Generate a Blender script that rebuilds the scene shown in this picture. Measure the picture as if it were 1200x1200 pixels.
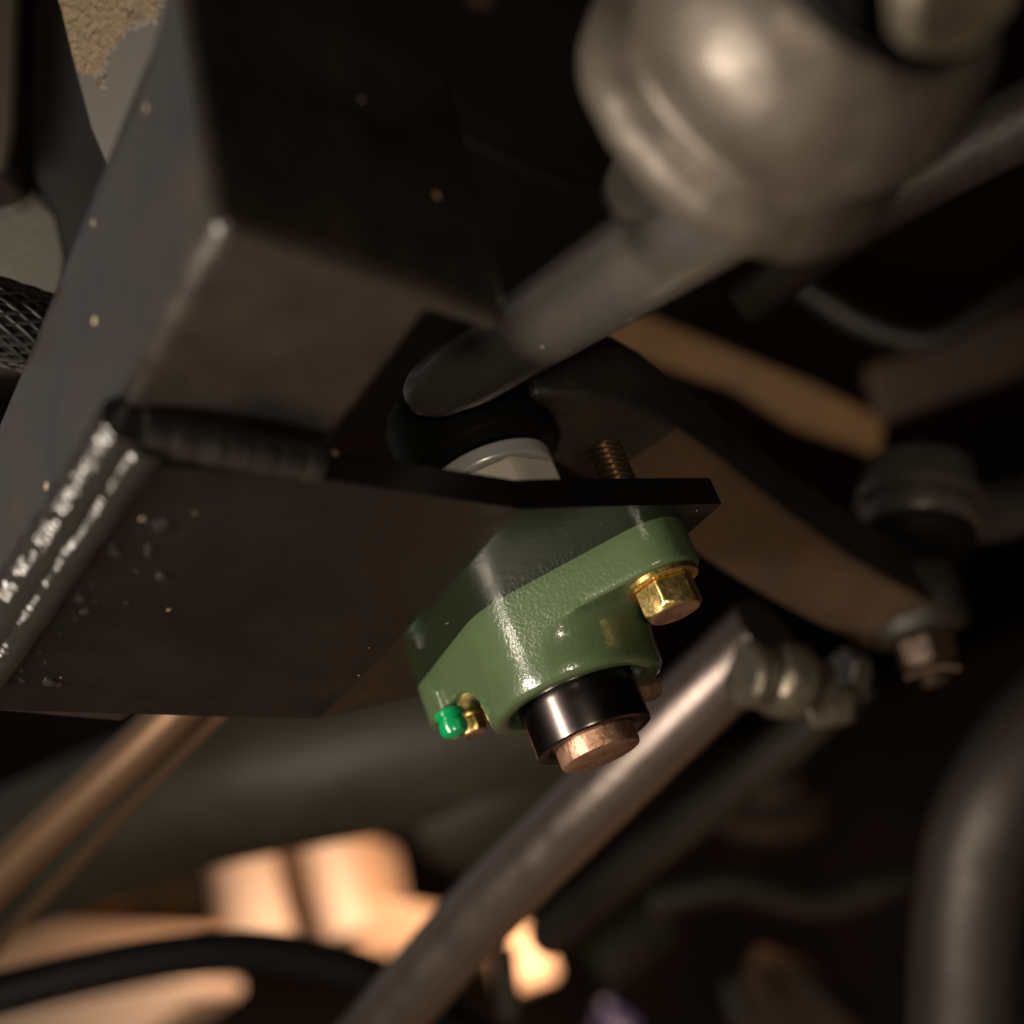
import bpy, bmesh, math, random
from mathutils import Vector, Matrix, noise

random.seed(7)
scene = bpy.context.scene
for o in list(bpy.data.objects):
    bpy.data.objects.remove(o)
COL = scene.collection

# ------------------------------------------------------------------ camera
cam_data = bpy.data.cameras.new('camera')
cam = bpy.data.objects.new('camera', cam_data)
COL.objects.link(cam)
cm = [[0.927184, 0.374607, -0.0], [0.142147, -0.351826, -0.92521], [-0.34659, 0.85784, -0.379456]]
mw = Matrix(cm).to_4x4()
mw.translation = Vector((0.0000, 0.0000, 0.4000))
cam.matrix_world = mw
cam_data.sensor_fit = 'HORIZONTAL'
cam_data.sensor_width = 24.0
cam_data.lens = 36.0
cam_data.clip_start = 0.01
cam_data.clip_end = 50
cam_data.dof.use_dof = True
cam_data.dof.focus_distance = 0.402
cam_data.dof.aperture_fstop = 3.6
cam_data.dof.aperture_blades = 0
scene.camera = cam

# ------------------------------------------------------------------ world and exposure
world = bpy.data.worlds.new('World')
scene.world = world
world.use_nodes = True
bg = world.node_tree.nodes['Background']
bg.inputs[0].default_value = (0.9, 0.62, 0.40, 1)
bg.inputs[1].default_value = 0.009
scene.view_settings.view_transform = 'Standard'
scene.view_settings.look = 'None'
scene.view_settings.exposure = 0.0
scene.view_settings.gamma = 1.0
scene.view_settings.use_curve_mapping = False
scene.render.engine = 'CYCLES'
scene.cycles.use_denoising = True
scene.cycles.max_bounces = 6
scene.cycles.sample_clamp_indirect = 4.0

# ------------------------------------------------------------------ workshop lamps and added fill lights
def lamp(name, loc, target, energy, size, color, shape='DISK', spread=180, size_y=None):
    d = bpy.data.lights.new(name, 'AREA')
    d.shape = shape
    d.size = size
    if size_y:
        d.shape = 'RECTANGLE'
        d.size_y = size_y
    d.energy = energy
    d.color = color
    d.spread = math.radians(spread)
    o = bpy.data.objects.new(name, d)
    COL.objects.link(o)
    o.location = loc
    o.rotation_euler = (Vector(target) - Vector(loc)).to_track_quat('-Z', 'Y').to_euler()
    return o

lamp('work_lamp', (-0.40, 0.05, 0.42), (0.0, 0.38, 0.53), 6.0, 0.06, (1.0, 0.87, 0.72), size_y=0.36)
lamp('shop_lamp', (0.05, -0.38, 0.25), (0.0, 0.40, 0.54), 2.0, 0.08, (1.0, 0.84, 0.67))
lamp('overhead_fill', (-0.85, 0.95, 1.45), (-0.05, 0.30, 0.55), 0.48, 1.2, (1.0, 0.97, 0.93))  # added, unseen source; gives the tube's left face a grey reflection
lamp('floor_fill', (0.25, 1.15, 0.26), (-0.10, 1.12, 0.0), 1.0, 0.12, (1.0, 0.58, 0.32), spread=110)  # added light; warms the floor that the plate underside mirrors
lamp('far_fill', (0.18, 1.15, 0.78), (-0.36, 1.85, 0.42), 3.6, 0.15, (1.0, 0.62, 0.40), spread=66)  # added, unseen source; brightens the rolls, cartons and boards far behind

# ------------------------------------------------------------------ materials
def new_mat(name):
    m = bpy.data.materials.new(name)
    m.use_nodes = True
    nt = m.node_tree
    return m, nt, nt.nodes['Principled BSDF']

def mat(name, color, rough=0.4, metal=0.0, color2=None, nscale=60.0, bump=0.0, bscale=400.0,
        coat=0.0, coat_rough=0.1, rough2=None, contrast=(0.35, 0.65), fleck=None, fleck_scale=260.0, fleck_at=0.72, spec=None):
    m, nt, b = new_mat(name)
    N, L = nt.nodes, nt.links
    tc = N.new('ShaderNodeTexCoord')
    b.inputs['Base Color'].default_value = (*color, 1)
    b.inputs['Roughness'].default_value = rough
    b.inputs['Metallic'].default_value = metal
    b.inputs['Coat Weight'].default_value = coat
    b.inputs['Coat Roughness'].default_value = coat_rough
    if spec is not None:
        b.inputs['Specular IOR Level'].default_value = spec
    last = None
    if color2 is not None or rough2 is not None:
        n = N.new('ShaderNodeTexNoise')
        n.inputs['Scale'].default_value = nscale
        n.inputs['Detail'].default_value = 6
        n.inputs['Roughness'].default_value = 0.65
        L.new(tc.outputs['Object'], n.inputs['Vector'])
        r = N.new('ShaderNodeMapRange')
        r.inputs['From Min'].default_value = contrast[0]
        r.inputs['From Max'].default_value = contrast[1]
        L.new(n.outputs['Fac'], r.inputs['Value'])
        if color2 is not None:
            mx = N.new('ShaderNodeMix')
            mx.data_type = 'RGBA'
            mx.inputs[6].default_value = (*color, 1)
            mx.inputs[7].default_value = (*color2, 1)
            L.new(r.outputs['Result'], mx.inputs[0])
            last = mx.outputs[2]
        if rough2 is not None:
            mr = N.new('ShaderNodeMapRange')
            mr.inputs['To Min'].default_value = rough
            mr.inputs['To Max'].default_value = rough2
            L.new(r.outputs['Result'], mr.inputs['Value'])
            L.new(mr.outputs['Result'], b.inputs['Roughness'])
    if fleck is not None:
        v = N.new('ShaderNodeTexVoronoi')
        v.inputs['Scale'].default_value = fleck_scale
        dn = N.new('ShaderNodeTexNoise'); dn.inputs['Scale'].default_value = fleck_scale * 2.2
        L.new(tc.outputs['Object'], dn.inputs['Vector'])
        dm = N.new('ShaderNodeVectorMath'); dm.operation = 'MULTIPLY_ADD'
        k_ = 0.35 / fleck_scale
        dm.inputs[1].default_value = (k_, k_, k_)
        L.new(dn.outputs['Color'], dm.inputs[0]); L.new(tc.outputs['Object'], dm.inputs[2])
        L.new(dm.outputs[0], v.inputs['Vector'])
        sep = N.new('ShaderNodeSeparateColor')
        L.new(v.outputs['Color'], sep.inputs['Color'])
        g = N.new('ShaderNodeMath'); g.operation = 'GREATER_THAN'
        g.inputs[1].default_value = fleck_at
        L.new(sep.outputs[0], g.inputs[0])
        d = N.new('ShaderNodeMath'); d.operation = 'LESS_THAN'
        d.inputs[1].default_value = 0.16
        fs = N.new('ShaderNodeMath'); fs.operation = 'MULTIPLY_ADD'
        fs.inputs[1].default_value = 0.16; fs.inputs[2].default_value = 0.03
        L.new(sep.outputs[1], fs.inputs[0]); L.new(fs.outputs[0], d.inputs[1])
        L.new(v.outputs['Distance'], d.inputs[0])
        f = N.new('ShaderNodeMath'); f.operation = 'MULTIPLY'
        L.new(g.outputs[0], f.inputs[0]); L.new(d.outputs[0], f.inputs[1])
        mx = N.new('ShaderNodeMix'); mx.data_type = 'RGBA'
        mx.inputs[6].default_value = (*color, 1)
        mx.inputs[7].default_value = (*fleck, 1)
        L.new(f.outputs[0], mx.inputs[0])
        if last is not None:
            L.new(last, mx.inputs[6])
        last = mx.outputs[2]
    if last is not None:
        L.new(last, b.inputs['Base Color'])
    if bump:
        n = N.new('ShaderNodeTexNoise')
        n.inputs['Scale'].default_value = bscale
        n.inputs['Detail'].default_value = 2
        L.new(tc.outputs['Object'], n.inputs['Vector'])
        bp = N.new('ShaderNodeBump')
        bp.inputs['Strength'].default_value = bump
        bp.inputs['Distance'].default_value = 0.001
        L.new(n.outputs['Fac'], bp.inputs['Height'])
        L.new(bp.outputs['Normal'], b.inputs['Normal'])
        if coat:
            L.new(bp.outputs['Normal'], b.inputs['Coat Normal'])
    return m

M = {}
M['black_gloss'] = mat('black_gloss', (0.005, 0.005, 0.005), 0.12, spec=0.34, color2=(0.008, 0.007, 0.006), bump=0.07, bscale=420, fleck=(0.30, 0.24, 0.17), fleck_scale=280, fleck_at=0.95, rough2=0.38, nscale=30, contrast=(0.38, 0.70))
M['black_tube'] = mat('black_tube', (0.009, 0.0085, 0.008), 0.13, spec=0.5, color2=(0.022, 0.017, 0.013), bump=0.05, bscale=300, fleck=(0.45, 0.34, 0.22), fleck_scale=170, fleck_at=0.93, rough2=0.46, nscale=24, contrast=(0.38, 0.66))
M['weld'] = mat('weld', (0.014, 0.013, 0.012), 0.14, bump=0.28, bscale=420)
M['green'] = mat('green', (0.053, 0.080, 0.037), 0.24, color2=(0.034, 0.050, 0.026), nscale=48, contrast=(0.50, 0.80), bump=0.11, bscale=1000, rough2=0.40, fleck=(0.16, 0.19, 0.13), fleck_scale=480, fleck_at=0.95, coat=0.5, coat_rough=0.05)
M['green_cap'] = mat('green_cap', (0.0, 0.20, 0.06), 0.22, coat=0.3)
M['collar'] = mat('collar', (0.10, 0.085, 0.08), 0.20, metal=1.0, color2=(0.06, 0.05, 0.05), nscale=70, rough2=0.30)
M['copper'] = mat('copper', (0.40, 0.245, 0.165), 0.45, metal=0.75, color2=(0.20, 0.10, 0.06), nscale=160, bump=0.3, bscale=500)
M['zinc'] = mat('zinc', (0.82, 0.64, 0.24), 0.26, metal=1.0, color2=(0.55, 0.33, 0.14), nscale=260, bump=0.12, bscale=900, rough2=0.42, contrast=(0.42, 0.62))
M['bright_steel'] = mat('bright_steel', (0.85, 0.84, 0.82), 0.28, metal=0.6)
M['nut_plate'] = mat('nut_plate', (0.74, 0.68, 0.58), 0.45, metal=0.25)
M['grey_satin'] = mat('grey_satin', (0.135, 0.128, 0.120), 0.30, metal=0.65, color2=(0.19, 0.168, 0.142), nscale=40, bump=0.15, bscale=300, fleck=(0.5, 0.45, 0.38), fleck_scale=150, fleck_at=0.95)
M['bushing_metal'] = mat('bushing_metal', (0.105, 0.090, 0.075), 0.42, metal=0.5, color2=(0.045, 0.034, 0.026), nscale=42, contrast=(0.40, 0.66), bump=0.5, bscale=140, rough2=0.6)
M['dirty_steel'] = mat('dirty_steel', (0.022, 0.021, 0.016), 0.6, color2=(0.032, 0.030, 0.022), nscale=30, bump=0.3, bscale=500, metal=0.2)
M['rust_arm'] = mat('rust_arm', (0.085, 0.062, 0.045), 0.45, metal=0.3, color2=(0.13, 0.080, 0.048), nscale=35, bump=0.5, bscale=350)
M['dark_iron'] = mat('dark_iron', (0.020, 0.019, 0.017), 0.50, metal=0.3, color2=(0.04, 0.034, 0.027), nscale=50, bump=0.4, bscale=350)
M['steel_rod'] = mat('steel_rod', (0.19, 0.155, 0.138), 0.20, metal=0.85, rough2=0.36, nscale=30, bump=0.1, bscale=250)
M['bent_rod'] = mat('bent_rod', (0.095, 0.084, 0.078), 0.42, metal=0.7, color2=(0.06, 0.05, 0.045), nscale=14, rough2=0.6)
M['clamp'] = mat('clamp', (0.20, 0.175, 0.13), 0.40, metal=0.7, color2=(0.08, 0.07, 0.055), nscale=90, bump=0.6, bscale=250)
M['thread_metal'] = mat('thread_metal', (0.22, 0.15, 0.09), 0.35, metal=0.9)
M['rust_bar'] = mat('rust_bar', (0.17, 0.088, 0.026), 0.6, color2=(0.10, 0.052, 0.02), nscale=20, bump=0.4, bscale=150)
M['rubber'] = mat('rubber', (0.005, 0.005, 0.005), 0.6, spec=0.14)
M['brown_paint'] = mat('brown_paint', (0.012, 0.008, 0.005), 0.5, spec=0.3)
M['copper_pipe'] = mat('copper_pipe', (0.22, 0.135, 0.082), 0.36, metal=0.8)
M['olive'] = mat('olive', (0.026, 0.025, 0.017), 0.55, color2=(0.050, 0.046, 0.032), nscale=11, bump=0.5, bscale=60)
M['rust_nut'] = mat('rust_nut', (0.035, 0.024, 0.016), 0.42, metal=0.5, color2=(0.07, 0.04, 0.022), nscale=120, bump=0.4, bscale=400)
M['black_iron'] = mat('black_iron', (0.004, 0.004, 0.0035), 0.55, spec=0.15, metal=0.0, bump=0.3, bscale=300)
M['dark_olive'] = mat('dark_olive', (0.014, 0.013, 0.009), 0.6, spec=0.3, color2=(0.026, 0.023, 0.016), nscale=30)
M['dark_rust'] = mat('dark_rust', (0.045, 0.022, 0.010), 0.7, color2=(0.02, 0.012, 0.008), nscale=20)
M['cardboard'] = mat('cardboard', (0.72, 0.50, 0.33), 0.8)
M['pale_plastic'] = mat('pale_plastic', (0.82, 0.66, 0.52), 0.6)
M['blue_plastic'] = mat('blue_plastic', (0.006, 0.006, 0.03), 0.5)
M['pan'] = mat('pan', (0.003, 0.0025, 0.002), 0.8, spec=0.2, color2=(0.007, 0.005, 0.003), nscale=4)
M['concrete'] = mat('concrete', (0.24, 0.19, 0.14), 0.7, color2=(0.30, 0.24, 0.18), nscale=3, bump=0.3, bscale=40)
M['wall'] = mat('wall', (0.05, 0.036, 0.024), 0.8, color2=(0.08, 0.055, 0.035), nscale=2)

def hose_material():
    m, nt, b = new_mat('braided_hose')
    N, L = nt.nodes, nt.links
    b.inputs['Base Color'].default_value = (0.016, 0.015, 0.014, 1)
    b.inputs['Roughness'].default_value = 0.45
    return m
M['braid'] = hose_material()

# dirt caked on top of the bracket: mask by object height with a ragged edge
def dirty_bracket_material():
    m, nt, b = new_mat('dirty_bracket')
    N, L = nt.nodes, nt.links
    tc = N.new('ShaderNodeTexCoord')
    n1 = N.new('ShaderNodeTexNoise'); n1.inputs['Scale'].default_value = 90; n1.inputs['Detail'].default_value = 5
    L.new(tc.outputs['Object'], n1.inputs['Vector'])
    n2 = N.new('ShaderNodeTexNoise'); n2.inputs['Scale'].default_value = 700; n2.inputs['Detail'].default_value = 4
    L.new(tc.outputs['Object'], n2.inputs['Vector'])
    sep = N.new('ShaderNodeSeparateXYZ'); L.new(tc.outputs['Object'], sep.inputs[0])
    ad = N.new('ShaderNodeMath'); ad.operation = 'MULTIPLY_ADD'
    ad.inputs[1].default_value = 0.030
    L.new(n1.outputs['Fac'], ad.inputs[0]); L.new(sep.outputs['Z'], ad.inputs[2])
    mr = N.new('ShaderNodeMapRange')
    mr.inputs['From Min'].default_value = DIRT_Z; mr.inputs['From Max'].default_value = DIRT_Z + 0.0030
    L.new(ad.outputs[0], mr.inputs['Value'])
    c1 = N.new('ShaderNodeMix'); c1.data_type = 'RGBA'
    c1.inputs[6].default_value = (0.013, 0.012, 0.009, 1); c1.inputs[7].default_value = (0.022, 0.018, 0.013, 1)
    L.new(n1.outputs['Fac'], c1.inputs[0])
    c2 = N.new('ShaderNodeMix'); c2.data_type = 'RGBA'
    c2.inputs[6].default_value = (0.03, 0.020, 0.010, 1); c2.inputs[7].default_value = (0.12, 0.08, 0.04, 1)
    L.new(n2.outputs['Fac'], c2.inputs[0])
    c3 = N.new('ShaderNodeMix'); c3.data_type = 'RGBA'
    L.new(mr.outputs['Result'], c3.inputs[0]); L.new(c1.outputs[2], c3.inputs[6]); L.new(c2.outputs[2], c3.inputs[7])
    L.new(c3.outputs[2], b.inputs['Base Color'])
    b.inputs['Roughness'].default_value = 0.6
    hm = N.new('ShaderNodeMath'); hm.operation = 'MULTIPLY'
    L.new(n2.outputs['Fac'], hm.inputs[0]); L.new(mr.outputs['Result'], hm.inputs[1])
    bp = N.new('ShaderNodeBump'); bp.inputs['Strength'].default_value = 0.9; bp.inputs['Distance'].default_value = 0.002
    L.new(hm.outputs[0], bp.inputs['Height']); L.new(bp.outputs['Normal'], b.inputs['Normal'])
    return m

# ------------------------------------------------------------------ mesh helpers (world coordinates in, stored relative to the thing's base)
def thing(name, base, label, cat, group=None):
    o = bpy.data.objects.new(name, None)
    o.empty_display_size = 0.02
    COL.objects.link(o)
    o.location = base
    o['label'] = label
    o['category'] = cat
    if group:
        o['group'] = group
    return o

BASES = {}
def build(name, vf, m, parent=None, base=None, smooth=True, bevel=0.0, seg=2, subsurf=0, angle=35):
    v, f = vf
    b0 = Vector((0, 0, 0))
    if parent is not None:
        q = parent
        while q is not None:
            b0 = b0 + Vector(q.location)
            q = q.parent
        loc = Vector((0, 0, 0))
    else:
        loc = Vector(base) if base is not None else sum((Vector(x) for x in v), Vector()) / len(v)
        b0 = loc
    me = bpy.data.meshes.new(name)
    me.from_pydata([Vector(x) - b0 for x in v], [], f)
    bm = bmesh.new(); bm.from_mesh(me)
    bmesh.ops.remove_doubles(bm, verts=bm.verts, dist=1e-6)
    bmesh.ops.recalc_face_normals(bm, faces=bm.faces)
    bm.to_mesh(me); bm.free()
    me.materials.append(M[m] if isinstance(m, str) else m)
    o = bpy.data.objects.new(name, me)
    COL.objects.link(o)
    o.location = loc
    if parent is not None:
        o.parent = parent
    if bevel:
        md = o.modifiers.new('bevel', 'BEVEL')
        md.width = bevel; md.segments = seg; md.limit_method = 'ANGLE'; md.angle_limit = math.radians(angle)
        md.harden_normals = False
    if subsurf:
        md = o.modifiers.new('subsurf', 'SUBSURF'); md.levels = subsurf; md.render_levels = subsurf
    if smooth:
        me.polygons.foreach_set('use_smooth', [True] * len(me.polygons))
        if not subsurf:
            try:
                me.set_sharp_from_angle(angle=math.radians(angle))
            except Exception:
                pass
    return o

def tag(o, label, cat, group=None):
    o['label'] = label; o['category'] = cat
    if group:
        o['group'] = group
    return o

def frame(axis):
    a = Vector(axis).normalized()
    h = Vector((0, 0, 1)) if abs(a.z) < 0.9 else Vector((1, 0, 0))
    x = h.cross(a).normalized()
    return x, a.cross(x).normalized(), a

def lathe(origin, axis, prof, n=64, close=True):
    x, y, a = frame(axis)
    o = Vector(origin)
    v, f = [], []
    for r, h in prof:
        for i in range(n):
            t = 2 * math.pi * i / n
            v.append(o + a * h + (x * math.cos(t) + y * math.sin(t)) * r)
    for k in range(len(prof) - 1):
        for i in range(n):
            j = (i + 1) % n
            f.append((k * n + i, k * n + j, (k + 1) * n + j, (k + 1) * n + i))
    if close:
        if prof[0][0] > 1e-5:
            f.append(tuple(range(n)))
        if prof[-1][0] > 1e-5:
            f.append(tuple((len(prof) - 1) * n + i for i in range(n)))
    return v, f

def spline(pts, step):
    P = [Vector(p) for p in pts]
    if len(P) == 2:
        k = max(1, int((P[1] - P[0]).length / step))
        return [P[0].lerp(P[1], i / k) for i in range(k + 1)]
    E = [P[0] * 2 - P[1]] + P + [P[-1] * 2 - P[-2]]
    out = []
    for i in range(1, len(E) - 2):
        p0, p1, p2, p3 = E[i - 1:i + 3]
        k = max(2, int((p2 - p1).length / step))
        for j in range(k):
            t = j / k
            out.append(0.5 * ((2 * p1) + (p2 - p0) * t + (2 * p0 - 5 * p1 + 4 * p2 - p3) * t * t + (3 * p1 - p0 - 3 * p2 + p3) * t ** 3))
    out.append(P[-1])
    return out

def sweep(pts, radius, n=24, step=0.01, up=(0, 0, 1), rfun=None, caps=True):
    path = spline(pts, step)
    v, f = [], []
    prev = None
    m = len(path)
    for i, p in enumerate(path):
        t = (path[min(i + 1, m - 1)] - path[max(i - 1, 0)]).normalized()
        if prev is None:
            x = Vector(up).cross(t)
            if x.length < 1e-3:
                x = Vector((1, 0, 0)).cross(t)
        else:
            x = prev - t * prev.dot(t)
        x.normalize(); prev = x
        y = t.cross(x)
        for k in range(n):
            a = 2 * math.pi * k / n
            r = radius if rfun is None else rfun(i / max(1, m - 1), a, p)
            v.append(p + (x * math.cos(a) + y * math.sin(a)) * r)
    for i in range(m - 1):
        for k in range(n):
            j = (k + 1) % n
            f.append((i * n + k, i * n + j, (i + 1) * n + j, (i + 1) * n + k))
    if caps:
        f.append(tuple(range(n)))
        f.append(tuple((m - 1) * n + k for k in range(n)))
    return v, f

def prism(poly, vec):
    n = len(poly)
    v = [Vector(p) for p in poly] + [Vector(p) + Vector(vec) for p in poly]
    f = [tuple(range(n)), tuple(range(n, 2 * n))]
    for i in range(n):
        j = (i + 1) % n
        f.append((i, j, n + j, n + i))
    return v, f

def hexprism(origin, axis, across, h, chamfer=0.0, rot=0.0):
    """hexagon with rounded-off corners on the far end, as a bolt head has"""
    x, y, a = frame(axis)
    o = Vector(origin)
    R = across / math.sqrt(3)
    n = 48
    v, f = [], []
    def hexr(t):
        t = (t - rot) % (math.pi / 3) - math.pi / 6
        return across / 2 / math.cos(t)
    rings = [(0.0, None), (h * 0.30, None), (h - chamfer, 'c'), (h, 'e')]
    for hh, kind in rings:
        for i in range(n):
            t = 2 * math.pi * i / n
            r = hexr(t)
            z = hh
            if kind == 'c':
                z = hh - (r - across / 2) * 0.55
            if kind == 'e':
                r = min(r, across * 0.475)
            v.append(o + a * z + (x * math.cos(t) + y * math.sin(t)) * r)
    for k in range(3):
        for i in range(n):
            j = (i + 1) % n
            f.append((k * n + i, k * n + j, (k + 1) * n + j, (k + 1) * n + i))
    f.append(tuple(range(n))); f.append(tuple(3 * n + i for i in range(n)))
    return v, f

def thread(origin, axis, radius, length, pitch, depth, n=28):
    x, y, a = frame(axis)
    o = Vector(origin)
    per = 6
    rows = int(length / pitch * per)
    v, f = [], []
    for k in range(rows + 1):
        for i in range(n):
            t = 2 * math.pi * i / n
            ph = (k / per + i / n) % 1.0
            r = radius - depth * (1 - abs(2 * ph - 1))
            if k == rows:
                r = radius - depth
            v.append(o + a * (k * pitch / per) + (x * math.cos(t) + y * math.sin(t)) * r)
    for k in range(rows):
        for i in range(n):
            j = (i + 1) % n
            f.append((k * n + i, k * n + j, (k + 1) * n + j, (k + 1) * n + i))
    f.append(tuple(range(n))); f.append(tuple(rows * n + i for i in range(n)))
    return v, f

Z = 0.535            # underside of the bearing plate
TH = 0.008           # plate thickness
UP = Vector((0, 0, 1)); DOWN = Vector((0, 0, -1))
AX = Vector((-0.0022, 0.405, Z))          # bearing axis on the plate
LONG = Vector((0.785, -0.62, 0)).normalized()
WIDE = Vector((-0.62, -0.785, 0)).normalized()
NL = Vector((0.1332, 0.1114, 0.9848))     # normal of the bent-up left panel

# ================================================================== the setting
def sheet(name, pts, m):
    o = build(name, ([Vector(p) for p in pts], [tuple(range(len(pts)))]), m, base=pts[0], smooth=False)
    o['kind'] = 'structure'
    return o
sheet('workshop_floor', [(-4, -3, 0), (4, -3, 0), (4, 4, 0), (-4, 4, 0)], 'concrete')
sheet('workshop_wall', [(-4, 3.9, 0), (4, 3.9, 0), (4, 3.9, 3), (-4, 3.9, 3)], 'wall')
sheet('vehicle_floor_pan', [(-0.22, -0.3, 1.0), (1.2, -0.3, 1.0), (1.2, 3.0, 1.0), (-0.22, 3.0, 1.0)], 'pan')

# ================================================================== welded brace: box tube + bent plate
brace = thing('welded_brace', (-0.0655, 0.2706, Z), 'glossy black welded box tube brace with a bent bearing plate under it', 'brace')

# box tube with a wider closed end towards the camera
tnl = Vector((-0.0281, 0.2191, 0.5598)); tnr = Vector((0.0035, 0.2549, 0.5514)); tfl = Vector((-0.0637, 0.2676, 0.5591)); tfr = Vector((-0.0313, 0.2924, 0.5519))
td = ((tfl - tnl).normalized() + (tfr - tnr).normalized()).normalized()
te = (tnr - tnl).normalized()
tnr2 = tnl + te * ((tnr - tnl).length * 1.36)
ear = td * 0.007
poly = [(tnl, 0.072), (tnr2, 0.068), (tnr2 + ear, 0.068), (tnr + td * 0.007, 0.068), (tnr + td * 0.20, 0.056), (tnl + td * 0.20, 0.056), (tnl + td * 0.030, 0.057)]
v, f = prism([p for p, h in poly], NL * 0.05)
v = v[:len(poly)] + [p + NL * h for p, h in poly]
tube_o = build('box_tube', (v, f), 'black_tube', brace, bevel=0.0054, seg=5)

# bent plate: strips across the bend
B1 = Vector((0.0020, 0.3302, 0.5350)); BAX = Vector((-0.6415, 0.7671, 0.0))
SR = Vector((BAX.y, -BAX.x, 0))         # to the right panel
ang = math.radians(10); rad = 0.009
def bend(s, t):
    """flat pattern (s across the bend, t along it) -> point on the underside and its upward normal"""
    arc = rad * ang
    p0 = B1 + BAX * t
    if s >= arc / 2:
        return p0 + SR * s, UP.copy()
    if s <= -arc / 2:
        th = ang
        left = -(SR * math.cos(ang)) + UP * math.sin(ang)
        e = bend_arc(arc, p0)
        return e + left * (-s - arc / 2), (UP * math.cos(ang) + SR * math.sin(ang))
    u = (arc / 2 - s)
    return bend_arc(u, p0), (UP * math.cos(u / rad) + SR * math.sin(u / rad))
def bend_arc(u, p0):
    a = u / rad
    start = p0 + SR * (rad * ang / 2)
    return start - SR * (rad * math.sin(a)) + UP * (rad * (1 - math.cos(a)))
def flat(P):
    d = Vector(P) - B1
    s = d.dot(SR)
    if s < 0:
        s = -Vector((d.dot(SR), d.z)).length
    return s, d.dot(BAX)
near_pts = [flat(p) for p in ((-0.0653, 0.2706, 0.5508), (-0.0358, 0.2935, 0.5443), (0.0017, 0.3293, 0.5350), (0.0196, 0.3463, 0.5350), (0.0516, 0.3781, 0.5350))]
far_pts = [flat(p) for p in ((-0.1447, 0.3576, 0.5517), (-0.1063, 0.3912, 0.5427), (-0.0721, 0.4207, 0.5350), (-0.0423, 0.4364, 0.5350), (0.0300, 0.4230, Z), (0.0447, 0.3980, Z))]
leftA = near_pts[0]; leftB = far_pts[0]
def interp(pts, s):
    if s <= pts[0][0]: 
        return pts[0][1]
    for (s0, t0), (s1, t1) in zip(pts, pts[1:]):
        if s0 <= s <= s1:
            return t0 + (t1 - t0) * (s - s0) / (s1 - s0)
    return pts[-1][1]
near_pts.sort(); far_pts.sort()
smin = min(leftA[0], leftB[0]); smax = near_pts[-1][0]
arc = rad * ang
ss = sorted(set([p[0] for p in near_pts + far_pts] + [smin, smax] + [(-0.5 + i / 8) * arc for i in range(9)] + [smin + (smax - smin) * i / 24 for i in range(25)]))
ss = [s for s in ss if s <= smax + 1e-6]
rows = []
for s in ss:
    t0 = interp(near_pts, s); t1 = interp(far_pts, s)
    if s < leftA[0]:
        # cut along the slanting left edge
        k = (s - leftA[0]) / (leftB[0] - leftA[0]) if leftB[0] != leftA[0] else 0
        t0 = leftA[1] + (leftB[1] - leftA[1]) * k
    if s < leftB[0]:
        k = (s - leftB[0]) / (leftA[0] - leftB[0])
        t1 = leftB[1] + (leftA[1] - leftB[1]) * k
    rows.append((s, t0, max(t1, t0 + 0.0005)))
v, f = [], []
KT = 10
for s, t0, t1 in rows:
    for k in range(KT + 1):
        p, n = bend(s, t0 + (t1 - t0) * k / KT)
        v.append(p)
    for k in range(KT + 1):
        p, n = bend(s, t0 + (t1 - t0) * k / KT)
        v.append(p + n * TH)
W2 = 2 * (KT + 1)
for i in range(len(rows) - 1):
    for k in range(KT):
        a0 = i * W2 + k; b0 = (i + 1) * W2 + k
        f.append((a0, a0 + 1, b0 + 1, b0))
        f.append((a0 + KT + 1, b0 + KT + 1, b0 + KT + 2, a0 + KT + 2))
    a0 = i * W2; b0 = a0 + W2
    f.append((a0, b0, b0 + KT + 1, a0 + KT + 1))
    f.append((a0 + KT, a0 + 2 * KT + 1, b0 + 2 * KT + 1, b0 + KT))
for i in (0, len(rows) - 1):
    for k in range(KT):
        a0 = i * W2 + k
        f.append((a0, a0 + 1, a0 + KT + 2, a0 + KT + 1))
build('bearing_plate', (v, f), 'black_gloss', brace, bevel=0.0016, seg=4, angle=50)

# weld beads
def bead(pts, r, ripple, seed, amp=0.13):
    rnd = random.Random(seed)
    ph = rnd.random() * 10
    path_len = sum((Vector(b) - Vector(a)).length for a, b in zip(pts, pts[1:]))
    def rf(u, a, p):
        s = u * path_len / ripple
        saw = (s + 0.22 * math.cos(a) ** 2) % 1.0
        return r * (0.97 - 0.6 * amp + amp * math.sqrt(max(0, 1 - (2 * saw - 1) ** 2)) + 0.05 * noise.noise(Vector(p) * 200 + Vector((ph, 0, 0))) + 0.04 * noise.noise(Vector(p) * 700))
    return sweep(pts, r, n=26, step=0.0004, rfun=rf)
wl0 = Vector((-0.0626, 0.2640, 0.5543)); wl1 = Vector((-0.1359, 0.3438, 0.5552))
wside = (Vector((-0.0478, 0.2920, 0.5491)) - wl0).normalized()
def wavy(a, b, off, seed, k=14):
    r_ = random.Random(seed)
    return [a.lerp(b, i / k) + off + wside * r_.uniform(-0.0003, 0.0003) + NL * r_.uniform(-0.00015, 0.00015) for i in range(k + 1)]
build('weld_bead', bead(wavy(wl0, wl1, -wside * 0.0014 + NL * 0.0022, 3), 0.0060, 0.0021, 3, 0.12), 'weld', brace)
build('weld_bead', bead(wavy(wl0, wl1, wside * 0.0030 - NL * 0.0008, 4), 0.0046, 0.0024, 4, 0.16), 'weld', brace)
wn1 = Vector((-0.0345, 0.2938, 0.5481))
build('weld_bead', bead([wl0 + Vector((0, 0.002, 0.001)), wl0.lerp(wn1, 0.5), wn1], 0.0046, 0.006, 5, 0.07), 'weld', brace)
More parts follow.
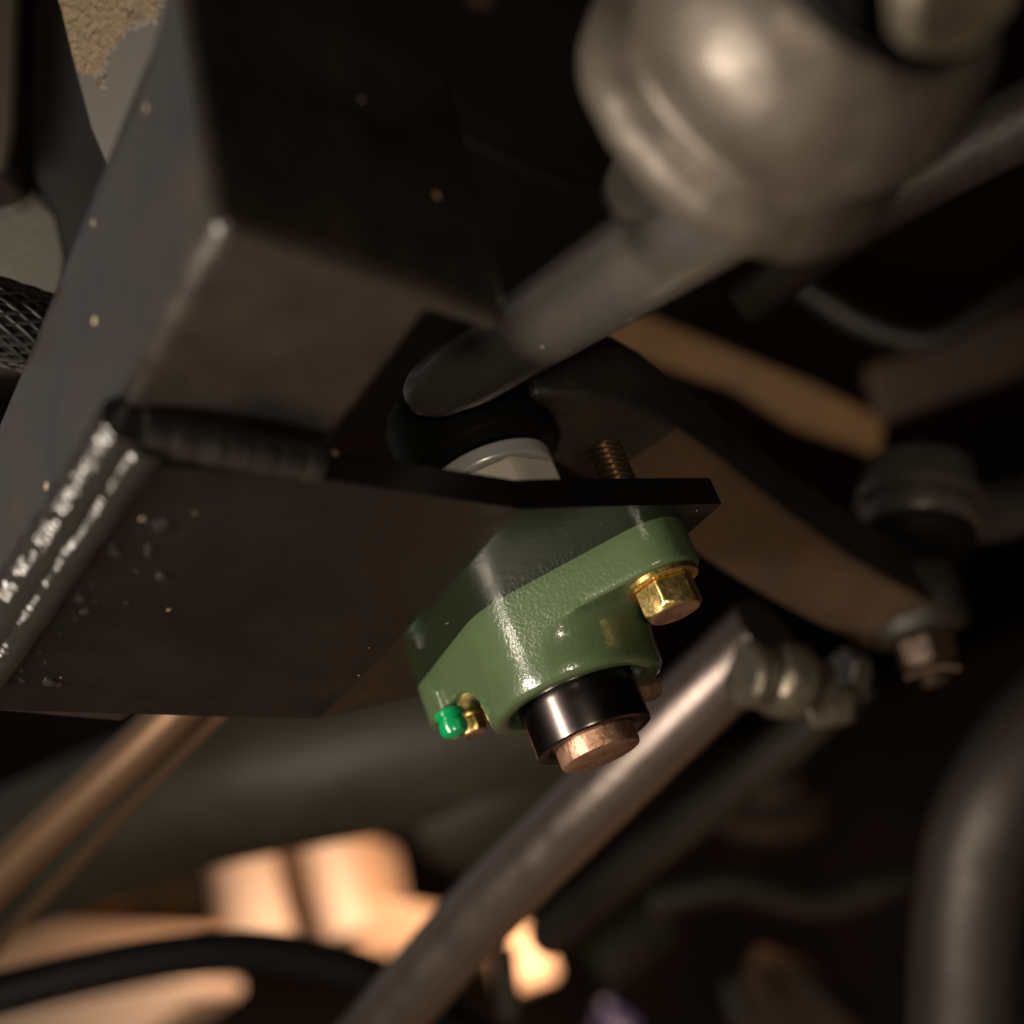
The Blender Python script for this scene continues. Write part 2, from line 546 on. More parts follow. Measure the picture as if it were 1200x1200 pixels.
# spatter drops beside the long bead
v, f = [], []
rnd = random.Random(11)
nrm_dn = -NL
edge0 = Vector((-0.0671, 0.2795, 0.5501)); edge1 = Vector((-0.1311, 0.3483, 0.5510))
inw = (Vector((-0.0644, 0.3382, 0.5431)) - Vector((-0.0966, 0.3105, 0.5506))).normalized()
for k in range(34):
    c = edge0.lerp(edge1, rnd.random() ** 0.8) + inw * (0.001 + abs(rnd.gauss(0, 0.006)))
    r = 0.0004 + 0.0016 * rnd.random() ** 2.2
    vv, ff = lathe(c, nrm_dn, [(r, -0.0002), (r * 0.92, r * 0.28), (r * 0.6, r * 0.55), (0.00001, r * 0.66)], n=12)
    o_ = len(v); v += vv; f += [tuple(i + o_ for i in q) for q in ff]
sp = build('weld_spatter', (v, f), 'weld', brace)
sp['kind'] = 'stuff'

# dirty steel mounting plate behind the tube, with its own bead
mp = [Vector(p) for p in ((-0.0536, 0.2761, 0.7020), (-0.0556, 0.2842, 0.6822), (-0.0579, 0.2903, 0.6698), (-0.0600, 0.2969, 0.6564), (-0.0600, 0.3024, 0.6457), (-0.0596, 0.3073, 0.6364), (-0.0489, 0.2991, 0.6353), (-0.0362, 0.2891, 0.6439), (-0.0129, 0.2685, 0.6730))]
mn = (mp[1] - mp[-1]).cross(mp[5] - mp[-1]).normalized()
if mn.y < 0: mn = -mn
DIRT_Z = 0.0
bracket_mat_z = mp[1].z - Z
DIRT_Z = bracket_mat_z - 0.001
M['dirty_bracket'] = dirty_bracket_material()
mpo = build('mounting_plate', prism(mp, mn * 0.006), 'dirty_bracket', brace, bevel=0.0008)
mpo['label'] = 'dirt caked steel mounting plate welded to the tube'
build('weld_bead', bead([(-0.0297, 0.2803, 0.6574), (-0.0366, 0.2857, 0.6494), (-0.0480, 0.2940, 0.6372)], 0.0022, 0.0018, 8), 'weld', brace)

# ================================================================== flange bearing
brg = thing('flange_bearing', AX, 'green painted two-bolt flange bearing hanging under the black plate', 'bearing')
def loc2(l, w, h):
    return AX + LONG * l + WIDE * w + DOWN * h
def rout(t):
    # outline of the flange: hull of a middle circle and two ear circles
    c, s = math.cos(t), math.sin(t)
    R0, r1, d = 0.0250, 0.0112, 0.0402
    best = R0
    al = math.asin((R0 - r1) / d)     # tangent lines
    for sx in (1, -1):
        # ear circle
        q = (c * sx * d)
        disc = q * q - (d * d - r1 * r1)
        if disc >= 0 and q > 0:
            best = max(best, q + math.sqrt(disc))
        for sy in (1, -1):
            nx, ny = math.sin(al) * sx, math.cos(al) * sy
            dn = c * nx + s * ny
            if dn > 1e-4:
                rr = R0 / dn
                px, py = rr * c, rr * s
                a0 = R0 * nx; a1 = sx * d + r1 * nx
                if min(a0, a1) - 1e-6 <= px <= max(a0, a1) + 1e-6:
                    best = max(best, rr)
    return best
mm = 0.001
NT = 240
v, f = [], []
HB = 27 * mm; HF = 12.2 * mm
for i in range(NT):
    t = 2 * math.pi * i / NT
    ro = rout(t)
    prof = [(19.0, 8), (19.0, 25.6), (19.6, 26.7), (20.6, 27), (23.2, 26.9), (24.2, 26.4), (24.7, 25.4), (25.0, 23.0), (25.25, 20), (25.5, 17.4), (26.1, 15.4), (27.3, 13.6), (29.0, 12.7), (31.0, 12.3)]
    pts = []
    for r, h in prof:
        rr = r * mm
        hh = h * mm
        if rr > ro:
            rr = ro
        pts.append((rr, hh))
    for k, (dr, h) in enumerate(((2.6, 12.2), (1.2, 12.15), (0.5, 11.8), (0.1, 11.1), (0, 10.2), (0, 5), (0, 0.0))):
        rr = max(ro - dr * mm, pts[-1][0])
        if rr > ro: rr = ro
        pts.append((rr, h * mm - k * 1e-5))
    for r, h in pts:
        v.append(loc2(r * math.cos(t), r * math.sin(t), h))
NP = len(pts)
for i in range(NT):
    j = (i + 1) % NT
    for k in range(NP - 1):
        f.append((i * NP + k, j * NP + k, j * NP + k + 1, i * NP + k + 1))
f.append(tuple(i * NP + NP - 1 for i in range(NT)))
f.append(tuple(i * NP for i in range(NT)))
housing = build('housing', (v, f), 'green', brg, angle=50)
# bearing outer race and shield seen in the bore, inner ring, locking set screw
build('outer_race', lathe(AX, DOWN, [(18.95 * mm, 9 * mm), (18.95 * mm, 21.2 * mm), (18.4 * mm, 21.9 * mm), (17.6 * mm, 22 * mm), (17.4 * mm, 20 * mm), (16.6 * mm, 19.6 * mm)], 96), 'copper', brg)
build('inner_ring', lathe(AX, DOWN, [(11.3 * mm, 20 * mm), (16.3 * mm, 20 * mm), (16.3 * mm, 38.2 * mm), (16.1 * mm, 38.8 * mm), (15.5 * mm, 39.1 * mm), (12.2 * mm, 39.1 * mm), (11.4 * mm, 38.6 * mm)], 128), 'collar', brg)
sd = Vector((0.88, 0.47, 0)).normalized()
build('set_screw', hexprism(AX + DOWN * 29 * mm + sd * 15.5 * mm, sd, 6 * mm, 8.5 * mm, 0.8 * mm), 'copper', brg)
# grease fitting with green cap on the far left end
gl = Vector((-0.0377, 0.4166, 0.5174))
gf = build('grease_fitting', lathe(gl + UP * 0.0105, DOWN, [(2.6 * mm, 0), (2.6 * mm, 5 * mm), (3.2 * mm, 5.5 * mm), (3.2 * mm, 7 * mm)], 24), 'green', brg)
cap = build('green_cap', lathe(gl + UP * 0.0048, DOWN, [(3.0 * mm, 0), (4.0 * mm, 0.2 * mm), (4.2 * mm, 0.8 * mm), (4.2 * mm, 2.0 * mm), (3.5 * mm, 2.5 * mm), (3.5 * mm, 3.1 * mm), (4.0 * mm, 3.6 * mm), (4.1 * mm, 5.6 * mm), (3.6 * mm, 7.0 * mm), (2.4 * mm, 7.7 * mm), (0.1 * mm, 8.0 * mm)], 32), 'green_cap', gf)
cap['label'] = 'bright green cap'

# ================================================================== bolts through flange and plate
def rust_end(hd):
    hd.data.materials.append(M['copper'])       # worn end face of the head
    for pl in hd.data.polygons:
        if pl.normal.z < -0.9:
            pl.material_index = 1
def bolt(sgn, label, rot, hs=1.0):
    c = loc2(sgn * 40.2 * mm, 0, 12.2 * mm)
    b = thing('hex_bolt', c, label, 'bolt', 'zinc bolts of the bearing')
    build('washer', lathe(c, DOWN, [(5 * mm, 0.05 * mm), (9.6 * hs * mm, 0.05 * mm), (9.9 * hs * mm, 0.3 * mm), (9.9 * hs * mm, 1.5 * mm), (9.6 * hs * mm, 1.8 * mm), (5 * mm, 1.8 * mm)], 64), 'zinc', b)
    hd = build('head', hexprism(c + DOWN * 1.85 * mm, DOWN, 14.4 * hs * mm, 8.2 * hs * mm, 1.0 * mm, rot=rot), 'zinc', b, bevel=0.0004, angle=30)
    rust_end(hd)
    sh = build('shank', thread(c + UP * 8 * mm, UP, 4.9 * mm, 33 * mm, 1.7 * mm, 0.9 * mm), 'thread_metal', b)
    nt = build('nut', hexprism(c + UP * (12.2 + 8.1) * mm, UP, 14.2 * mm, 2.0 * mm, 0.4 * mm, rot=rot + 0.2), 'rust_arm', b, bevel=0.0004, angle=30)
bolt(1, 'yellow zinc hex bolt and washer on the near right ear of the green bearing', 0.25)
bolt(-1, 'small yellow zinc bolt end behind the bright green cap on the bearing', 0.6, 0.54)

# ================================================================== sector shaft with nut and lock washer
shaft = thing('steering_shaft', AX + DOWN * 44 * mm, 'rusty copper coloured shaft end poking out of the black bearing ring', 'shaft')
build('shaft_body', lathe(AX, DOWN, [(10.5 * mm, -70.5 * mm), (11.2 * mm, -69 * mm), (11.2 * mm, 43.0 * mm), (10.9 * mm, 43.7 * mm), (10.2 * mm, 44 * mm), (0.01 * mm, 44 * mm)], 96), 'copper', shaft)
pn = thing('shaft_nut', AX + UP * 17 * mm, 'bright steel hex nut on the shaft seen just above the plate edge', 'nut')
build('nut_body', hexprism(AX + UP * 40 * mm, DOWN, 33 * mm, 20 * mm, 1.5 * mm, rot=0.62), 'nut_plate', pn, bevel=0.0006, angle=30)
# split lock washer on top of the nut
lw = thing('lock_washer', AX + UP * 40.2 * mm, 'bright split lock washer between the shaft nut and the steering arm', 'washer')
v, f = [], []
n = 90
for i in range(n + 1):
    t = 2.25 + 2 * math.pi * (i / n) * 0.985 
    hh = 40.3 * mm + 1.0 * mm * i / n
    for r, h in ((12 * mm, 0), (18.6 * mm, 0), (18.6 * mm, 4.6 * mm), (12 * mm, 4.6 * mm)):
        v.append(AX + Vector((math.cos(t), math.sin(t), 0)) * r + UP * (hh + h))
for i in range(n):
    for k in range(4):
        a0 = i * 4 + k; a1 = i * 4 + (k + 1) % 4
        f.append((a0, a1, a1 + 4, a0 + 4))
f.append((0, 1, 2, 3)); f.append((n * 4, n * 4 + 1, n * 4 + 2, n * 4 + 3))
build('washer_ring', (v, f), 'bright_steel', lw, bevel=0.0005, angle=40)

# ================================================================== steering arm (hub round the shaft, bar to the ball stud)
arm = thing('steering_lever', AX + UP * 46.2 * mm, 'rusty dark forged steering arm running right from the shaft to a ball joint', 'steering arm')
hubp = [(12 * mm, 46.2 * mm), (20 * mm, 46.2 * mm), (21 * mm, 46.6 * mm), (22.5 * mm, 47.2 * mm), (24 * mm, 49 * mm), (24 * mm, 66 * mm), (22 * mm, 70 * mm), (12 * mm, 70 * mm)]
build('hub', lathe(AX, UP, hubp, 72), 'black_iron', arm)
a_end = Vector((0.1300, 0.5944, 0.5318))
a_mid = [Vector(p) for p in ((0.0093, 0.4030, 0.5901), (0.0296, 0.4162, 0.5843), (0.0460, 0.4417, 0.5749), (0.0662, 0.4843, 0.5631), (0.0923, 0.5336, 0.5483), (0.1287, 0.5946, 0.5313))]
def bar(path, widths, thick):
    P = spline(path, 0.008)
    v, f = [], []
    m = len(P)
    for i, p in enumerate(P):
        t = (P[min(i + 1, m - 1)] - P[max(i - 1, 0)]).normalized()
        side = t.cross(UP).normalized()       # towards the camera for a bar running right
        u = side.cross(t).normalized()
        k = i / (m - 1)
        w = widths[0] + (widths[1] - widths[0]) * k
        for a, b in ((-1, 0), (1, 0), (1, 1), (-1, 1)):
            v.append(p + side * (a * w / 2) + u * (b * thick))
    for i in range(m - 1):
        for k in range(4):
            j = (k + 1) % 4
            f.append((i * 4 + k, i * 4 + j, (i + 1) * 4 + j, (i + 1) * 4 + k))
    f.append((0, 1, 2, 3)); f.append(tuple((m - 1) * 4 + k for k in range(4)))
    return v, f
ab = build('arm_bar', bar(a_mid, (0.034, 0.034), 0.027), 'dark_iron', arm, bevel=0.0025, seg=3)
ab.data.materials.append(M['rust_arm'])          # rusty underside; the dark sides have shade put into their colour
for pl in ab.data.polygons:
    if pl.normal.z < -0.6 and (pl.center.x + ab.parent.location.x) > 0.040:
        pl.material_index = 1
eye_ax = Vector((0.12, -0.10, 1)).normalized()
build('arm_eye', lathe(a_end, eye_ax, [(7 * mm, -2 * mm), (17 * mm, -2 * mm), (20 * mm, 0), (21 * mm, 3 * mm), (21 * mm, 22 * mm), (18 * mm, 26 * mm), (7 * mm, 26 * mm)], 48), 'dark_iron', arm)

# ================================================================== ball joint on the arm end
bj = thing('ball_joint', a_end + eye_ax * 30 * mm, 'grey ball joint socket with castle nut at the right end of the arm', 'ball joint')
build('castle_nut', hexprism(a_end + eye_ax * -2 * mm, -eye_ax, 21 * mm, 11 * mm, 1 * mm), 'rust_nut', bj, bevel=0.0006, angle=30)
build('stud', thread(a_end + eye_ax * -2 * mm, -eye_ax, 6 * mm, 19 * mm, 1.75 * mm, 0.8 * mm), 'rust_nut', bj)
build('cotter_pin', sweep([a_end + eye_ax * -15 * mm + Vector((-0.012, -0.006, 0)), a_end + eye_ax * -15 * mm + Vector((0.0, -0.008, -0.001)), a_end + eye_ax * -17 * mm + Vector((0.008, -0.009, -0.003))], 1.4 * mm, 10, 0.002), 'rust_nut', bj)
jb = Vector((0.1463, 0.5970, 0.5650)); jax = (Vector((0.1620, 0.5991, 0.5995)) - jb).normalized()
build('dust_boot', lathe(jb, jax, [(8 * mm, -8 * mm), (14 * mm, -6 * mm), (21 * mm, 0), (22.5 * mm, 4 * mm), (20 * mm, 8 * mm)], 48), 'rubber', bj)
build('socket', lathe(jb, jax, [(18 * mm, 6 * mm), (24 * mm, 7 * mm), (25 * mm, 10 * mm), (25 * mm, 12.5 * mm), (21 * mm, 13.5 * mm), (21 * mm, 17 * mm), (25.5 * mm, 18 * mm), (26 * mm, 21 * mm), (23.5 * mm, 23 * mm), (23.5 * mm, 28 * mm), (22 * mm, 35 * mm), (14 * mm, 39 * mm), (0.1 * mm, 40 * mm)], 56), 'grey_satin', bj)
build('link_rod', sweep([jb + jax * 0.020, (0.1908, 0.6306, 0.5753), (0.2568, 0.6783, 0.5910)], 0.0125, 24), 'grey_satin', bj)

# ================================================================== steel cross tube with clamp
rod = thing('cross_tube', (-0.0358, 0.6592, 0.5321), 'shiny grey steel tube running diagonally behind the bearing to lower left', 'tube')
build('tube_body', sweep([(0.0721, 0.5614, 0.5466), (0.0526, 0.5742, 0.5417), (-0.0198, 0.6153, 0.5204), (-0.0772, 0.6496, 0.5028), (-0.1406, 0.6916, 0.4795), (-0.1823, 0.7203, 0.4622)], 0.0155, 40, 0.01), 'steel_rod', rod)
cl = thing('tube_clamp', (0.0776, 0.5936, 0.5338), 'worn grey metal clamp fixed beside the upper end of the shiny tube', 'clamp')
c0 = Vector((0.0554, 0.5505, 0.5334)); c1 = Vector((0.0838, 0.5714, 0.5221)); cax = (c1 - c0).normalized()
build('clamp_body', lathe(c0, cax, [(6 * mm, 0), (11 * mm, 0), (12.5 * mm, 2 * mm), (12.5 * mm, 9 * mm), (11 * mm, 11 * mm), (13 * mm, 12.5 * mm), (14.5 * mm, 15 * mm), (14.5 * mm, 24 * mm), (12 * mm, 27 * mm), (10 * mm, 30 * mm), (10 * mm, 36 * mm)], 32), 'clamp', cl)
build('clamp_bolt', hexprism(Vector((0.0943, 0.5851, 0.5281)), (c0 - c1) * -1, 16 * mm, 9 * mm, 1 * mm), 'grey_satin', cl, bevel=0.0006)
build('clamp_foot', prism([Vector(p) for p in ((0.0750, 0.5716, 0.5216), (0.0969, 0.5778, 0.5196), (0.0896, 0.5831, 0.5069), (0.0731, 0.5765, 0.5096))], (0.004, 0.012, 0.002)), 'clamp', cl, bevel=0.002)
build('drag_rod', sweep([(0.1133, 0.6565, 0.5386), (0.0650, 0.6939, 0.5266), (-0.0006, 0.7519, 0.5169), (-0.0668, 0.8209, 0.5068)], 0.0100, 24), 'dark_olive')
tag(bpy.data.objects['drag_rod'], 'dim olive rod running parallel below the shiny tube', 'rod')

# ================================================================== grey link with bushing eye (upper right)
link = thing('control_link', (0.0366, 0.2993, 0.5662), 'satin grey link tube with tapered end leading up to the big bushing', 'link')
lp = [(-0.0118, 0.3650, 0.5904), (-0.0013, 0.3573, 0.5882), (0.0186, 0.3409, 0.5835), (0.0425, 0.3125, 0.5735), (0.0690, 0.2777, 0.5610)]
def link_r(u, a, p):
    return 0.0099 * (0.55 + 0.45 * math.sqrt(min(1.0, u / 0.16))) + 0.0028 * u
build('link_tube', sweep(lp, 0.011, 40, 0.004, rfun=link_r), 'grey_satin', link, angle=50)
build('link_boss', lathe((0.0504, 0.2849, 0.5750), Vector((0.0519, 0.2575, 0.5626)) - Vector((0.0504, 0.2849, 0.5750)), [(0.1 * mm, -6 * mm), (6 * mm, -5 * mm), (7.5 * mm, -2 * mm), (7.5 * mm, 14 * mm)], 32), 'grey_satin', link)
bu0 = Vector((0.0709, 0.2427, 0.5594)); bu1 = Vector((0.0917, 0.2071, 0.5540)); bax = (bu1 - bu0).normalized()
bush = thing('bushing_eye', bu0, 'big blurred tan metal bushing eye with ribbed rings at the top', 'bushing')
bp_ = [(0.1, -9), (24, -9), (30.5, -7.5), (33.2, -4.5), (34.0, -1), (33.6, 2), (31.8, 4.6), (29.6, 6.2), (28.8, 7.6), (29.6, 9.6), (31.0, 12.5), (32.0, 16), (32.2, 20), (31.8, 24), (30.8, 28), (29.4, 31.5), (27.6, 34.6), (25.6, 36.8), (23.5, 38), (23.0, 36)]
v, f = lathe(bu0, bax, [(r * mm, h * mm) for r, h in bp_], 120)
v = [p + (p - bu0).normalized() * (0.0010 * noise.noise(p * 45) + 0.0004 * noise.noise(p * 160)) for p in v]
build('bushing_shell', (v, f), 'bushing_metal', bush, angle=70)
build('bushing_rubber', lathe(bu0, bax, [(23.2 * mm, 34 * mm), (22 * mm, 39 * mm), (17 * mm, 37 * mm), (13 * mm, 40 * mm), (9 * mm, 41 * mm)], 64), 'rubber', bush)
build('bushing_sleeve', lathe(bu0, bax, [(9.2 * mm, 38 * mm), (9.2 * mm, 44 * mm), (6 * mm, 44 * mm)], 40), 'dark_iron', bush)
tb = Vector((0.0901, 0.1953, 0.5351))
tag(build('bolt_head', hexprism(tb, Vector((0.1, -0.3, -1)), 19 * mm, 8 * mm, 1 * mm), 'clamp', bevel=0.001), 'pale bolt head cut off by the top edge above the bushing', 'bolt')
tag(build('support_bar', sweep([(0.0972, 0.4659, 0.6345), (0.1523, 0.4433, 0.6367), (0.2194, 0.4140, 0.6292)], 0.012, 24), 'dark_iron'), 'dark bar passing behind the bushing toward the right edge', 'bar')

# ================================================================== background pieces under the vehicle
rb = [Vector(p) for p in ((0.1005, 0.8815, 0.8860), (0.1307, 0.8925, 0.8592), (0.2137, 0.9243, 0.7816), (0.2545, 0.9572, 0.7541), (0.2397, 0.9654, 0.7342), (0.1908, 0.9317, 0.7636), (0.1641, 0.9174, 0.7985), (0.0880, 0.8932, 0.8574))]
tag(build('leaf_spring', prism(rb, (0.0, 0.012, 0.006)), 'rust_bar', bevel=0.002), 'blurred rusty orange flat bar behind the grey link', 'spring')

hs = thing('braided_hose', (-0.1048, 0.3608, 0.6536), 'black braided hose crossing behind the tube at the left edge', 'hose')
hp = [(-0.1254, 0.3457, 0.6640), (-0.1129, 0.3586, 0.6587), (-0.1037, 0.3708, 0.6555), (-0.0886, 0.3949, 0.6495)]
build('hose_core', sweep(hp, 0.0112, 24, 0.004), 'rubber', hs)
# braid strands wound both ways round the hose
path = spline(hp, 0.0006)
v, f = [], []
for sgn in (1, -1):
    for k in range(22):
        pts = []
        prevx = None
        for i, p in enumerate(path[::2]):
            q = path[min(2 * i + 1, len(path) - 1)]
            t = (path[-1] - path[0]).normalized()
            x = UP.cross(t).normalized(); y = t.cross(x)
            a = sgn * i * 0.045 + 2 * math.pi * k / 22
            pts.append(p + (x * math.cos(a) + y * math.sin(a)) * (0.0114 + 0.0003 * math.sin(i * 0.54 + k * math.pi + (0 if sgn > 0 else math.pi))))
        vv, ff = sweep(pts[::3], 0.00062, 5, 1.0)
        o_ = len(v); v += vv; f += [tuple(i + o_ for i in q) for q in ff]
br = build('braid', (v, f), 'braid', hs); br['kind'] = 'stuff'

tag(build('rubber_flap', prism([Vector(p) for p in ((-0.0802, 0.3753, 0.8026), (-0.0994, 0.3928, 0.7599), (-0.1047, 0.4000, 0.7425), (-0.1027, 0.4071, 0.7251), (-0.1053, 0.4124, 0.7122), (-0.1136, 0.4202, 0.6932), (-0.0827, 0.4249, 0.6816), (-0.0795, 0.4106, 0.7165), (-0.0627, 0.3780, 0.7961))], (0.0, 0.02, 0.0)), 'rubber', bevel=0.003), 'black rubber strip curving down beside the dirt caked plate', 'strip')
gc = tag(build('grey_casting', prism([Vector(p) for p in ((-0.1272, 0.4130, 0.7897), (-0.1114, 0.4203, 0.7721), (-0.1104, 0.4270, 0.7555), (-0.1047, 0.4321, 0.7431), (-0.1075, 0.4377, 0.7294), (-0.1248, 0.4495, 0.7007), (-0.1603, 0.4441, 0.7139))], (-0.004, 0.03, 0.01)), 'dirty_steel', bevel=0.004, seg=3), 'dull olive grey casting at the left edge above the braided hose', 'casting')
tag(build('brown_panel', prism([Vector(p) for p in ((-0.1022, 0.3564, 0.7960), (-0.0755, 0.3605, 0.7860), (-0.0985, 0.3799, 0.7387), (-0.1059, 0.3842, 0.7282), (-0.1312, 0.3836, 0.7296))], (-0.004, 0.03, 0.01)), 'brown_paint', bevel=0.003), 'dark brown panel in the top left corner', 'panel')

# copper line lower left with a thin line beside it
tag(build('copper_pipe', sweep([(-0.1362, 0.5615, 0.6121), (-0.1738, 0.5766, 0.6017), (-0.2420, 0.6045, 0.5863), (-0.3155, 0.6343, 0.5664)], 0.0095, 28), 'copper_pipe'), 'blurred copper coloured pipe descending below the black plate at lower left', 'pipe')
tag(build('brake_line', sweep([(-0.1255, 0.6020, 0.6188), (-0.1668, 0.6172, 0.6081), (-0.2429, 0.6482, 0.5853), (-0.3164, 0.6793, 0.5621)], 0.0034, 14), 'copper_pipe'), 'thin brown line running along the copper coloured pipe', 'line')

ax_t = thing('axle_housing', (-0.2119, 0.9723, 0.6646), 'large dark olive axle casing blurred below the black plate', 'axle')
build('axle_tube', sweep([(-0.4531, 1.0070, 0.7117), (-0.2758, 0.9591, 0.6968), (-0.1480, 0.9464, 0.6751), (0.0057, 0.9761, 0.6554)], 0.050, 40, 0.02, rfun=lambda u, a, p: 0.046 + 0.012 * u), 'olive', ax_t)
build('axle_bulge', lathe((-0.0810, 0.9844, 0.6351), (0.8, -0.2, 0.15), [(0.1 * mm, -60 * mm), (30 * mm, -56 * mm), (46 * mm, -40 * mm), (52 * mm, 0), (46 * mm, 40 * mm), (30 * mm, 60 * mm), (0.1 * mm, 64 * mm)], 40), 'olive', ax_t)

tag(build('black_hose', sweep([(-0.3399, 0.7098, 0.5667), (-0.2779, 0.7332, 0.5623), (-0.2307, 0.7573, 0.5564), (-0.1926, 0.7840, 0.5440), (-0.1534, 0.8167, 0.5170), (-0.1227, 0.8555, 0.4752)], 0.0105, 24), 'rubber'), 'black rubber hose arching across the bright shapes at the bottom left', 'hose')
tag(build('bent_tube', sweep([(0.2725, 0.8129, 0.5263), (0.2153, 0.8088, 0.5098), (0.1710, 0.8091, 0.4829), (0.1431, 0.8234, 0.4479), (0.1066, 0.8533, 0.3751)], 0.0275, 44, 0.012), 'bent_rod'), 'thick grey bent tube at the lower right corner', 'tube')

# lit things standing on the workshop floor far behind
def block(name, pts, vec, m, label, cat, bevel=0.01, group=None):
    o = build(name, prism([Vector(p) for p in pts], vec), m, bevel=bevel, seg=3)
    return tag(o, label, cat, group)
def roll(px, label, r, h, m):
    o = thing('paper_roll', px, label, 'roll', 'rolls lit behind the axle')
    build('roll_body', lathe(px, (0.05, 0, 1), [(0.1 * mm, 0), (r, 0), (r * 1.02, 0.01), (r * 1.02, h - 0.01), (r * 0.96, h), (0.1 * mm, h)], 40), m, o)
roll((-0.4509, 1.7521, 0.7398), 'wide pale peach lit roll above the arching black hose', 0.040, 0.17, 'pale_plastic')
roll((-0.3605, 1.7931, 0.7188), 'narrow pale peach lit roll left of the shiny tube', 0.030, 0.17, 'pale_plastic')
block('carton', [(-0.4932, 1.8001, 0.8864), (-0.3064, 1.8224, 0.8319), (-0.3354, 1.8705, 0.7146), (-0.5433, 1.8471, 0.7718)], (0.02, 0.12, 0.0), 'cardboard', 'tan carton seen between the two pale lit rolls', 'carton', 0.02)
block('carton', [(-0.3475, 1.7942, 0.7689), (-0.2650, 1.8130, 0.7231), (-0.2875, 1.8341, 0.6716), (-0.3775, 1.8224, 0.7002)], (0.02, 0.12, 0.0), 'cardboard', 'small orange lit carton left of the shiny tube near the bottom', 'carton', 0.015)
block('board', [(-0.7426, 1.6581, 0.8373), (-0.6420, 1.6592, 0.8346), (-0.4868, 1.6857, 0.7700), (-0.4852, 1.6937, 0.7505), (-0.7692, 1.6830, 0.7766)], (0.02, 0.10, 0.0), 'cardboard', 'tan lit board at the left edge above the black hose', 'board', 0.01)
block('board', [(-0.7256, 1.5855, 0.7506), (-0.4864, 1.6040, 0.7055), (-0.4890, 1.6109, 0.6888), (-0.6748, 1.6279, 0.6474), (-0.7572, 1.6153, 0.6782)], (0.02, 0.10, 0.0), 'pale_plastic', 'pale pink lit board in the bottom left corner below the black hose', 'board', 0.01)
block('carton', [(-0.6966, 1.8455, 0.9074), (-0.5184, 1.8599, 0.8724), (-0.5304, 1.8818, 0.8189), (-0.7105, 1.8585, 0.8757)], (0.02, 0.10, 0.0), 'rust_bar', 'dark orange carton between the tan board and the axle', 'carton', 0.01)
jar = thing('jar', (-0.1744, 1.7510, 0.6108), 'pale peach lit round jar right of the shiny tube at the bottom', 'jar')
build('jar_body', lathe((-0.1789, 1.7619, 0.5842), (0, 0, 1), [(0.1 * mm, 0), (30 * mm, 0), (36 * mm, 8 * mm), (36 * mm, 40 * mm), (28 * mm, 60 * mm), (20 * mm, 66 * mm), (0.1 * mm, 66 * mm)], 40), 'cardboard', jar)
tag(build('strut_rod', sweep([(-0.1113, 1.0241, 0.5383), (-0.1238, 1.0404, 0.4987)], 0.008, 20), 'dark_iron'), 'short grey pin in front of the pale jar', 'pin')
tag(build('blue_bottle', lathe((-0.1058, 1.7013, 0.4684), (0, 0, 1), [(0.1 * mm, 0), (28 * mm, 0), (28 * mm, 44 * mm), (12 * mm, 62 * mm), (12 * mm, 70 * mm), (0.1 * mm, 70 * mm)], 32), 'blue_plastic'), 'dark blue bottle top at the bottom edge', 'bottle')

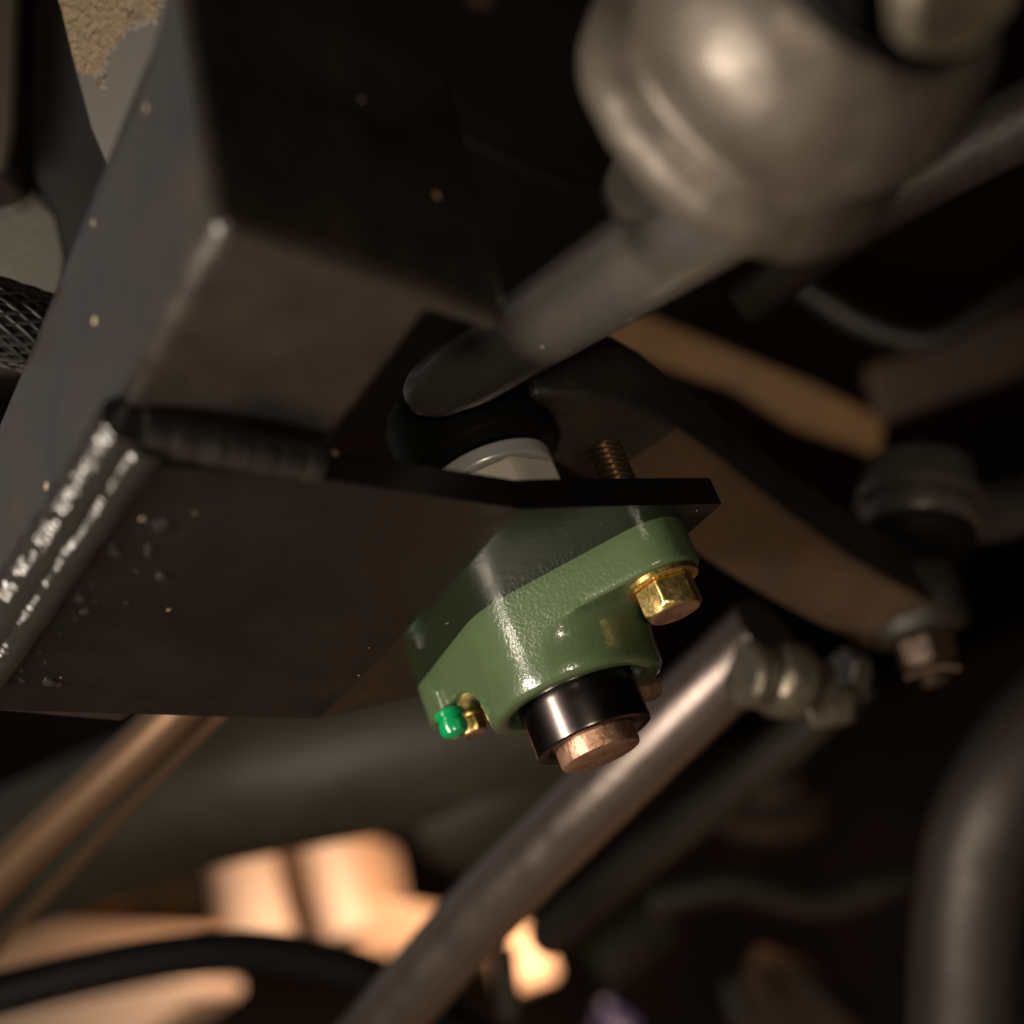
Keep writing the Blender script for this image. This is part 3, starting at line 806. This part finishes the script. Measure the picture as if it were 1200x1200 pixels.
of = thing('oil_filter', (-0.0511, 1.0379, 0.5047), 'dim olive round canister blurred below the shiny tube near the bottom', 'canister')
build('canister_body', lathe((-0.0598, 1.0377, 0.5052), (0.9, 0.2, 0.25), [(0.1 * mm, -4 * mm), (17 * mm, -3 * mm), (20 * mm, 0), (20 * mm, 48 * mm), (17 * mm, 53 * mm), (0.1 * mm, 54 * mm)], 40), 'dark_olive', of)
tag(build('rusty_bracket', prism([Vector(p) for p in ((0.0432, 1.2588, 0.4933), (0.0753, 1.2691, 0.4680), (0.1036, 1.2898, 0.4175), (0.0848, 1.3142, 0.3580), (-0.0017, 1.3010, 0.3903), (0.0072, 1.2723, 0.4602))], (0.01, 0.03, 0.01)), 'dark_rust', bevel=0.006, seg=3), 'dim rusty bracket at the bottom edge left of the thick bent tube', 'bracket')
tag(build('grease_nipple', lathe((0.0156, 1.1689, 0.4487), (0.1, 0, 1), [(0.1 * mm, 0), (8 * mm, 0), (8 * mm, 22 * mm), (5 * mm, 28 * mm), (0.1 * mm, 30 * mm)], 24), 'dirty_steel'), 'small dull nipple in front of the dim rusty bracket', 'nipple')
tag(build('cable', sweep([(0.0388, 0.5341, 0.7845), (0.0546, 0.5408, 0.7679), (0.0712, 0.5469, 0.7532), (0.0890, 0.5354, 0.7285)], 0.0026, 12), 'rubber'), 'thin black cable hanging in the dark gap right of the tube end', 'cable')
tag(build('cable_clip', lathe((0.0894, 0.6857, 0.9681), (0.3, -0.6, 0.4), [(0.1 * mm, 0), (9 * mm, 0), (11 * mm, 4 * mm), (8 * mm, 9 * mm), (0.1 * mm, 10 * mm)], 20), 'dark_rust'), 'dim rusty round clip at the top edge between tube and bushing', 'clip')
tag(build('brake_hose', sweep([(0.1922, 0.7637, 0.7779), (0.2159, 0.7683, 0.7405), (0.2440, 0.7676, 0.7158), (0.2809, 0.7657, 0.7204), (0.3380, 0.7717, 0.7321)], 0.006, 16), 'dark_iron'), 'dim thin hose looping in the dark right of the bushing', 'hose')
tag(build('frame_crossbar', prism([Vector(p) for p in ((0.2466, 0.9244, 0.7815), (0.3962, 0.9246, 0.7810), (0.3774, 0.9421, 0.7382), (0.2423, 0.9396, 0.7443))], (0.01, 0.05, 0.02)), 'dark_rust', bevel=0.006, seg=3), 'dim rusty crossbar in the dark above the ball joint', 'crossbar')
tag(build('wire_loom', sweep([(-0.0127, 0.9764, 0.5230), (0.0402, 0.9802, 0.5137), (0.0861, 1.0018, 0.4873), (0.1430, 1.0142, 0.4834)], 0.010, 18), 'dark_olive'), 'dim wire loom running across the dark below the tube clamp', 'wiring')
tag(build('spring_seat', lathe((0.0876, 1.1212, 0.5651), (0.25, -0.5, 0.6), [(0.1 * mm, 0), (40 * mm, 0), (46 * mm, 8 * mm), (46 * mm, 20 * mm), (30 * mm, 26 * mm), (28 * mm, 44 * mm), (0.1 * mm, 46 * mm)], 40), 'dark_rust'), 'dim brown round spring seat in the dark right of the shiny tube', 'spring seat')
